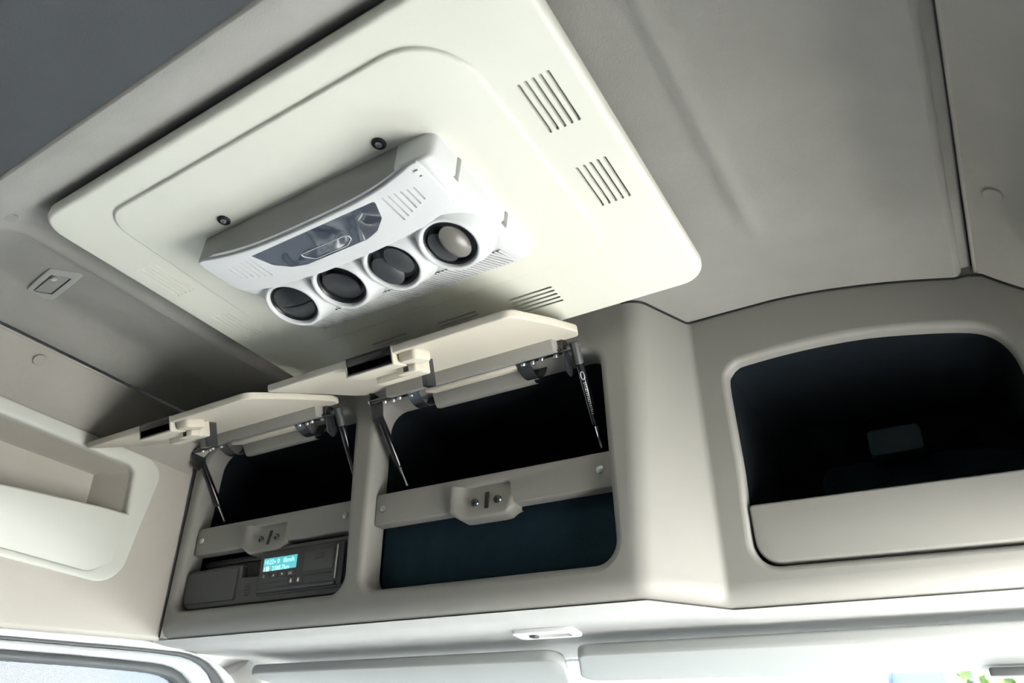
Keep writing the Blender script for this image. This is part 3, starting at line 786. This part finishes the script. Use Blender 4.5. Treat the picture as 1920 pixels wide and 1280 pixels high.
# lids -------------------------------------------------------------
LV = Vector((0, -.218, -.085)).normalized(); LN = Vector((0, LV.z, -LV.y)) * -1
if LN.z > 0: LN = -LN
def lid(xc):
    HY, HZ = .902, 2.122
    F0 = frame((xc, HY, HZ), (1, 0, 0), LV, LN)
    L2 = Vector((0, -.217, -.094)).normalized(); N2 = Vector((0, -L2.z, L2.y))
    F = frame((xc, HY, HZ - .005), (1, 0, 0), L2, N2)       # u along x, v towards the free edge, w below
    L = .236
    o_ = [(-.236, 0), (.240, 0), (.2535, .03), (.2515, .12), (.2455, L), (-.2525, L), (-.2525, .12), (-.247, .03)]
    # notch for the grip at the free edge
    o_ = rpoly(o_, [.01, .01, .03, .05, .016, .004, .05, .03], 5)
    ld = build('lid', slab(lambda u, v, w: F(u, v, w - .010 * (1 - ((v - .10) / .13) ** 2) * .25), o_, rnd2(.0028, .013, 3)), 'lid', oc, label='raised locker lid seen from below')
    LM = lambda u, v, w: Vector((xc + u, dface(HZ) + .016 + v * .55 - w * .2, HZ - .004 - v * .9 - w))
    lipm = gridm(lambda u, t: Vector((xc + u, dface(2.1) - .004 + .034 * t, 2.116 - .030 * math.sin(min(1, t * 1.2) * 1.571) + .016 * max(0, t - .6))), lin(-.100, .122, 4), lin(0, 1, 10))
    lipm.merge(gridm(lambda u, t: Vector((xc + u, dface(2.1) + .034 * t, 2.124 - .026 * math.sin(min(1, t * 1.2) * 1.571) + .016 * max(0, t - .6))), lin(-.100, .122, 4), lin(0, 1, 10)))
    build('header_lip', lipm, 'console', oc, fix=False)
    # stiffening rail at the hinge side
    build('hinge_rail', slab(lambda u, v, w: F(u, v, w + .020), rpoly([(-.160, .012), (.205, .012), (.205, .034), (-.160, .034)], .002, 2), rnd(.0015, .022, 2)), 'console', ld)
    build('hinge_cover', slab(lambda u, v, w: F(u, v, w + .026), rpoly([(-.085, -.022), (.118, -.022), (.118, .010), (-.085, .010)], .003, 2), rnd(.002, .006, 2)), 'lid', ld)
    # grip cup: open towards the free edge
    g0, g1 = -.066, .026
    cup = MB()
    cup.merge(box(F, g0 - .004, g0, L - .050, L + .001, -.013, .0165, .0015))
    cup.merge(box(F, g1, g1 + .004, L - .050, L + .001, -.013, .0165, .0015))
    cup.merge(box(F, g0 - .004, g1 + .004, L - .050, L + .001, .0145, .0175, .0012))
    build('grip_cup', cup, 'lid', ld)
    blk = MB()
    blk.merge(box(F, g0, g1, L - .040, L - .036, -.0125, .0145, .0005))
    blk.merge(box(F, g0, g1, L - .040, L + .0012, .0125, .0146, .0005))
    blk.merge(box(F, g0, g1, L - .040, L + .0014, -.0132, .0008, .0005))
    for q in (g0, g1 - .002): blk.merge(box(F, q, q + .002, L - .040, L + .0003, -.0125, .0145, .0004))
    build('grip_lining', blk, 'black_gloss', ld)
    build('latch_cover', box(F, g1 + .0045, g1 + .040, L - .052, L - .008, -.002, .0165, .005), 'lid', ld)
    build('latch_block', box(F, g0 + .012, g1 + .016, L - .078, L - .052, -.002, .0290, .003), 'lid', ld)
    build('latch_case', box(F, g1 - .018, g1 + .022, L - .0515, L - .030, .016, .0290, .003), 'lid', ld)
    build('latch_opening', box(F, g1 - .003, g1 + .007, L - .0305, L - .0295, .0185, .0265, .0003), 'black', ld)
    build('latch_tongue', slab(F, [(g1 - .010, L - .100), (g1 + .006, L - .100), (g1 + .004, L - .080), (g1 - .006, L - .080)], [(0, .046), (0, .0)]), 'hinge_steel', ld)
    # hinges and struts
    for s, hx in ((-1, -.150), (1, .165)):
        hg = MB()
        hg.merge(box(F0, hx - .045, hx + .045, .000, .020, .020, .0235, .0008))
        hg.merge(box(F0, hx - .062 if s < 0 else hx - .03, hx + .03 if s < 0 else hx + .062, .004, .018, .0235, .027, .0008))
        h = build('hinge', hg, 'hinge_metal', oc)
        for dx, dv in ((-.034, .010), (-.018, .004), (.004, .012), (.030, .008)):
            build('hinge_bolt', bolt(F0(hx + dx, dv, .0268), LN, .0045, .004), 'steel', h)
        # curved arm going up into the locker
        ax = hx - s * .035
        pts = [F0(ax, .012, .024), F0(ax, .002, .036), F0(ax, -.012, .046), F0(ax, -.030, .048), F0(ax, -.050, .036), F0(ax, -.066, .010)]
        pts = smooth_path(pts, 4); vs = []; fs = []
        for i, p in enumerate(pts):
            a = pts[max(0, i - 1)]; b = pts[min(len(pts) - 1, i + 1)]; t = (b - a).normalized(); nn = Vector((1, 0, 0)).cross(t).normalized()
            for du, dn in ((-.013, .0012), (.013, .0012), (.013, -.0012), (-.013, -.0012)): vs.append(p + Vector((du, 0, 0)) + nn * dn)
        for i in range(len(pts) - 1):
            for k in range(4): fs.append((i * 4 + k, i * 4 + (k + 1) % 4, (i + 1) * 4 + (k + 1) % 4, (i + 1) * 4 + k))
        fs += [(0, 1, 2, 3), tuple(len(vs) - 4 + k for k in range(4))]
        build('hinge_arm', MB().add(vs, fs, True), 'hinge_steel', h)
        # strut bracket
        sx = -.228 + .0 if s < 0 else .226
        br = slab(lambda u, v, w: Vector((xc + sx - s * .012 + w, HY + u, HZ + v)), rpoly([(-.014, -.004), (.026, -.004), (.036, -.040), (.026, -.064), (.008, -.058), (-.008, -.024)], .005, 4), rnd2(.0006, .003, 2))
        br.merge(box(F0, min(sx - s * .012, hx), max(sx - s * .012, hx), .000, .016, .018, .0215, .0008))
        build('strut_bracket', br, 'hinge_metal', h)
        # gas strut
        a = Vector((xc + sx, HY + .012, HZ - .012)); b = Vector((xc + sx + (.022 if s < 0 else -.004), 1.025, 1.968))
        d = (b - a).normalized(); Ls = (b - a).length
        cyl = tube([a + d * .030, a + d * .032, a + d * (Ls * .76), a + d * (Ls * .785)], [.0060, .0078, .0078, .0060], 16)
        gs = build('gas_strut', cyl, 'black_gloss', oc)
        build('strut_rod', tube([a + d * (Ls * .78), b], .0030, 10), 'chrome', gs)
        build('end_fitting', tube([a - d * .008, a - d * .006, a + d * .030, a + d * .034], [.0065, .0085, .0085, .0070], 10), 'tacho_panel', gs)
        build('ball_pin', tube([a + Vector((-s * .014, 0, 0)), a + Vector((s * .0105, 0, 0))], .0045, 10), 'steel', gs)
        if s > 0 and xc > -.3:
            # small printed emblem and lettering on the cylinder, facing the cab
            f2 = (CAM - a); f2 = (f2 - d * f2.dot(d)).normalized(); sd2 = d.cross(f2)
            q = a + d * .052 + f2 * .0080
            el = [q + d * (.007 * math.cos(t)) + sd2 * (.0030 * math.sin(t)) for t in lin(0, 2 * math.pi, 21)[:-1]]
            build('emblem', tube(el, .0006, 5, closed=True), 'print_white', gs)
            pm = MB()
            for k in range(16):                     # fine print, too small to read
                for w0 in (-.0016, .0006):
                    p0 = a + d * (.064 + .0036 * k) + f2 * .0081 + sd2 * w0; ln = random.uniform(.0012, .0026)
                    pm.add([p0, p0 + d * ln, p0 + d * ln + sd2 * .0011, p0 + sd2 * .0011], [(0, 1, 2, 3)], False)
            build('fine_print', pm, 'print_white', gs, fix=False)
    return ld
lid(-.0525)
lid(-.603)

# instrument insert of the small locker ---------------------------------
TM_ = lambda u, v, w: Vector((u, dface(v) + .020 - w, v))
ins = rpoly([(-.838, 1.762), (-.342, 1.762), (-.345, 1.868), (-.590, 1.868), (-.592, 1.815), (-.653, 1.815), (-.655, 1.842), (-.832, 1.842)], [.030, .030, .010, .006, .004, .004, .005, .012], 5)
insp = build('instrument_insert', slab(TM_, ins, rnd(.003, .016, 3), [rrect(-.5945, 1.7730, -.3515, 1.8605, .003, 2)], [(0, 0), (0, -.016)]), 'tacho_panel', oc, label='dark grey insert below the left crossbar')
build('insert_back', box(TM_, -.833, -.347, 1.800, 1.876, -.052, -.046, .001), 'tacho_panel', oc)
build('insert_shelf', box(TM_, -.835, -.345, 1.862, 1.872, -.14, -.040, .002), 'tacho', oc)
dl = [Vector((0, 0, 0))]
cover = rpoly([(-.826, 1.772), (-.664, 1.772), (-.664, 1.836), (-.822, 1.836)], .003, 3)
build('cover_gap', slab(lambda u, v, w: TM_(u, v, w + .0004), offset(cover, -.0016), [(0, 0), (0, -.002)]), 'black', insp)
build('cover', slab(lambda u, v, w: TM_(u, v, w + .0022), cover, rnd(.001, .004, 2)), 'tacho_panel', insp)
for k, wd in enumerate((.005, .008, .010, .008, .006)):
    build('speaker_slot', box(TM_, -.626 - wd, -.626 + wd, 1.7765 + .0055 * k, 1.7792 + .0055 * k, -.001, .0006, .0002), 'black', insp)
# tachograph
tx0, tx1, tz0, tz1 = -.590, -.356, 1.7775, 1.856
tg = thing('tachograph', TM_((tx0 + tx1) / 2, tz0, 0), 'dark tachograph with a small lit turquoise display set into the left locker', 'tachograph')
TG = lambda u, v, w: TM_(tx0 + u, tz0 + v, w)
TWD, THT = tx1 - tx0, tz1 - tz0
build('surround', box(TG, -.004, TWD + .004, -.004, THT + .004, -.002, .0012, .0005), 'black', tg)
build('body', box(TG, 0, TWD, 0, THT, -.014, .006, .002), 'tacho', tg)
build('lower_edge', box(TG, 0, TWD * .94, -.001, .0065, .000, .0095, .0015), 'vent_grey', tg)
build('side_bar', box(TG, TWD - .017, TWD - .013, .010, THT - .005, .000, .009, .001), 'steel', tg)
build('display', box(TG, .011, .107, .041, THT - .012, .004, .0066, .0004), 'lcd', tg)
for i, (s, dx) in enumerate((('14:22\u25aa 0   0km/h', .0125), ('1\u25a0  2388.7km', .0125))):
    zz = THT - .0245 - i * .0135
    build('display_text', text_mb(lambda u, v, w: TG(dx + u, zz + v, .0070), s, .0128), 'lcd_text', tg)
for k in range(4):
    b = build('button', box(TG, .011 + k * .0245, .0335 + k * .0245, .0265, .0355, .004, .0078, .0008), 'tacho_panel', tg)
    cx, cz = .0222 + k * .0245, .031
    if k == 1: tri = [(cx - .003, cz - .0022), (cx + .003, cz - .0022), (cx, cz + .0026)]
    elif k == 2: tri = [(cx - .003, cz + .0022), (cx, cz - .0026), (cx + .003, cz + .0022)]
    else: tri = None
    if tri: build('symbol', slab(lambda u, v, w: TG(u, v, .0080 + w), tri, [(0, 0), (0, -.0003)]), 'print_white', b)
    else: build('symbol', text_mb(lambda u, v, w: TG(cx - .0065 + u, cz - .0028 + v, .0080), '\u21b5' if False else ('D' if k == 0 else 'OK'), .0078), 'print_white', b)
for k in range(2):
    b = build('button', box(TG, .090 + k * .0205, .1085 + k * .0205, .0105, .0235, .004, .0078, .0008), 'tacho_panel', tg)
    cx, cz = .0993 + k * .0205, .0165
    build('symbol', slab(lambda u, v, w: TG(u, v, .0080 + w), [(cx - .0022, cz - .004), (cx + .0022, cz - .004), (cx + .0026, cz), (cx, cz + .0045), (cx - .0026, cz)], [(0, 0), (0, -.0003)]), 'print_white', b)
build('card_slot', box(TG, .012, .086, .0165, .0182, .004, .0064, .0002), 'black', tg)
build('card_slot', box(TG, .134, TWD - .028, .0215, .0250, .004, .0064, .0002), 'black', tg)
dw = build('printer_drawer', box(TG, .128, TWD - .024, .0300, THT - .010, .003, .0075, .0012), 'tacho_panel', tg)
build('drawer_tab', box(TG, .158, .182, THT - .026, THT - .016, .006, .0085, .0008), 'tacho', dw)

# ================================================================== SUN VISORS AND LAMPS
def visor(name, outline, zr, zf, label):
    y0 = 1.20; sl = (zf - zr) / .165
    M = lambda u, v, w: Vector((u, v, zr + (v - y0) * sl - w))
    return build(name, slab(M, outline, rnd2(.006, .020, 4)), 'visor', label=label, cat='sun visor', group='sun visors')
visor('sun_visor', rpoly([(.040, 1.185), (.86, 1.185), (.90, 1.365), (-.045, 1.365)], [.03, .03, .04, .03], 8), 1.667, 1.653, 'pale right sun visor folded up below the passenger bin')
visor('sun_visor', rpoly([(-.84, 1.205), (.000, 1.205), (-.075, 1.385), (-.86, 1.385)], [.05, .03, .03, .05], 8), 1.667, 1.651, 'pale left sun visor folded up below the driver lockers')
build('visor_clip', box(WORLD, .640, .700, 1.318, 1.345, 1.640, 1.652, .003), 'tacho_panel', bpy.data.objects['sun_visor'])
cl = thing('courtesy_lamp', (-.01, 1.165, 1.68), 'small white courtesy lamp above the gap between the sun visors', 'lamp')
def under_z(x, y):
    y0 = cons_y(x) + .018; t = (y - y0) / (1.44 - y0); return under(x, t).z
CLM = lambda u, v, w: Vector((u, v, under_z(0, 1.135) - .002 - w + (v - 1.135) * .06))
cfr = rpoly([(-.060, 1.125), (.062, 1.125), (.045, 1.198), (-.080, 1.198)], .012, 5)
chl = rpoly([(-.040, 1.140), (.046, 1.140), (.034, 1.182), (-.054, 1.182)], .004, 3)
build('lamp_frame', slab(lambda u, v, w: CLM(u, v, w - .0), cfr, [(.004, -.006)[::1], (.0005, -.004), (0, .001)] if False else [(a, b + .005) for a, b in rnd(.003, .008, 3)], [chl], [(0, .005), (0, -.002)], back=False), 'white_trim', cl)
build('lamp_lens', slab(lambda u, v, w: CLM(u, v, w + .0015), offset(chl if area2(chl) > 0 else chl[::-1], .0015), [(0, 0), (0, -.004)]), 'lens', cl)
build('switch', box(lambda u, v, w: CLM(u, v, w), -.046, -.034, 1.165, 1.180, .001, .006, .001), 'tacho_panel', cl)

rl = thing('reading_lamp', (-.615, .413, 2.18), 'small rectangular ceiling lamp on the headliner left of the roof panel', 'lamp')
RLM = lambda u, v, w: Vector((u, v, ceil_z(-.60, .41) - w - max(0, -.62 - u) * .06))
RF = [on_z(*p, 2.185) for p in ((40, 549), (92, 504), (160, 515), (101, 561))]
rf = rpoly([(p.x, p.y) for p in RF], [.006] * 4, 4)
rfc = Vector((sum(p.x for p in RF) / 4, sum(p.y for p in RF) / 4))
rh = rpoly([(rfc.x + (p.x - rfc.x) * .66, rfc.y + (p.y - rfc.y) * .60) for p in RF], .004, 3)
build('lamp_frame', slab(lambda u, v, w: RLM(u, v, w + .0025), rf, rnd(.0015, .004, 3), [rh], [(0, 0), (0, -.004)], back=False), 'lining', rl)
build('lens_gap', slab(lambda u, v, w: RLM(u, v, w + .0006), rh, [(0, 0), (0, -.001)]), 'tacho', rl)
build('lamp_lens', slab(lambda u, v, w: RLM(u, v, w + .0018), offset(rh if area2(rh) > 0 else rh[::-1], .0025), rnd(.001, .003, 2)), 'lens_grey', rl)
build('switch', box(lambda u, v, w: RLM(rfc.x + u, rfc.y + v, w), .016, .030, -.012, -.004, .002, .006, .001), 'chrome', rl)
def plug(px, zf, nrm, label, r=.012, m='headliner'):
    p = zf
    build('trim_plug', lathe(p, nrm, [(r, -.004), (r, .0012), (r * .9, .0022), (.0002, .0028)], 22), m, label=label, cat='plug', group='round trim plugs in the headliner')
p = on_z(12, 415, ceil_z(-.5, .27)); plug(0, Vector((p.x, p.y, ceil_z(p.x, p.y))), (0, .2, -1), 'round trim plug near the rear left corner of the roof panel')
nv = Vector((.6, 0, -.8)).normalized()
p = onplane(75, 675, (-.82, 0, 2.095), nv); plug(0, Vector((p.x, p.y, p.z)), nv, 'round trim plug on the left headliner strip above the side pocket', m='strip')
nv = Vector((-.6, 0, -.8)).normalized()
p = onplane(1861, 365, (.82, 0, 2.095), nv); plug(0, Vector((p.x, p.y, p.z)), nv, 'round trim plug on the right headliner strip', m='strip')

# ================================================================== OUTSIDE, seen under the right visor
tr = thing('parked_truck', (-3, 12, -1.25), 'white box truck with a blue cab parked outside the windscreen', 'truck')
build('cargo_box', box(WORLD, -7.5, -.78, 12, 14.4, -.2, 4.2, .05), 'truck_white', tr)
build('cab', box(WORLD, -.72, .02, 12.1, 14.3, -.6, 3.6, .12), 'truck_blue', tr)
for x in (-6.4, -5.3, -.4):
    build('wheel', lathe((x, 12.05, -.77), (0, 1, 0), [(.02, 0), (.3, 0), (.48, .03), (.48, .28), (.02, .3)], 24), 'rubber', tr)
build('mirror_arm', tube([Vector((.02, 12.1, 3.5)), Vector((.30, 12.0, 3.45)), Vector((.32, 12.0, 2.9))], .04, 8), 'tacho_panel', tr)
build('marker_lamp', box(WORLD, -3.75, -3.67, 11.96, 12.0, 2.9, 3.6, .01), 'red', tr)
def tree(x, y, h, r, label):
    t = thing('tree', (x, y, -1.25), label, 'tree', 'trees beyond the yard')
    build('trunk', tube([Vector((x, y, -1.25)), Vector((x + .1, y, h * .5)), Vector((x, y, h * .8))], [.25, .18, .06], 10), 'bark', t)
    m = MB()
    for k in range(1500):
        th, ph = random.uniform(0, 6.283), math.acos(random.uniform(-1, 1)); rr = r * random.uniform(.55, 1) ** .6
        c = Vector((x + rr * math.sin(ph) * math.cos(th), y + rr * math.sin(ph) * math.sin(th), h * .62 + rr * 1.1 * math.cos(ph)))
        a = Vector((random.uniform(-1, 1), random.uniform(-1, 1), random.uniform(-1, 1))).normalized(); b = a.orthogonal().normalized() * .16; a = a * .26
        m.add([c - a, c + b, c + a, c - b], [(0, 1, 2, 3)], False)
    build('foliage', m, 'leaf', t, kind='stuff', fix=False)
tree(1.6, 17, 6.0, 2.1, 'leafy green tree right of the blue truck cab')
tree(7.0, 20, 6.5, 2.4, 'leafy green tree farther right beyond the yard')
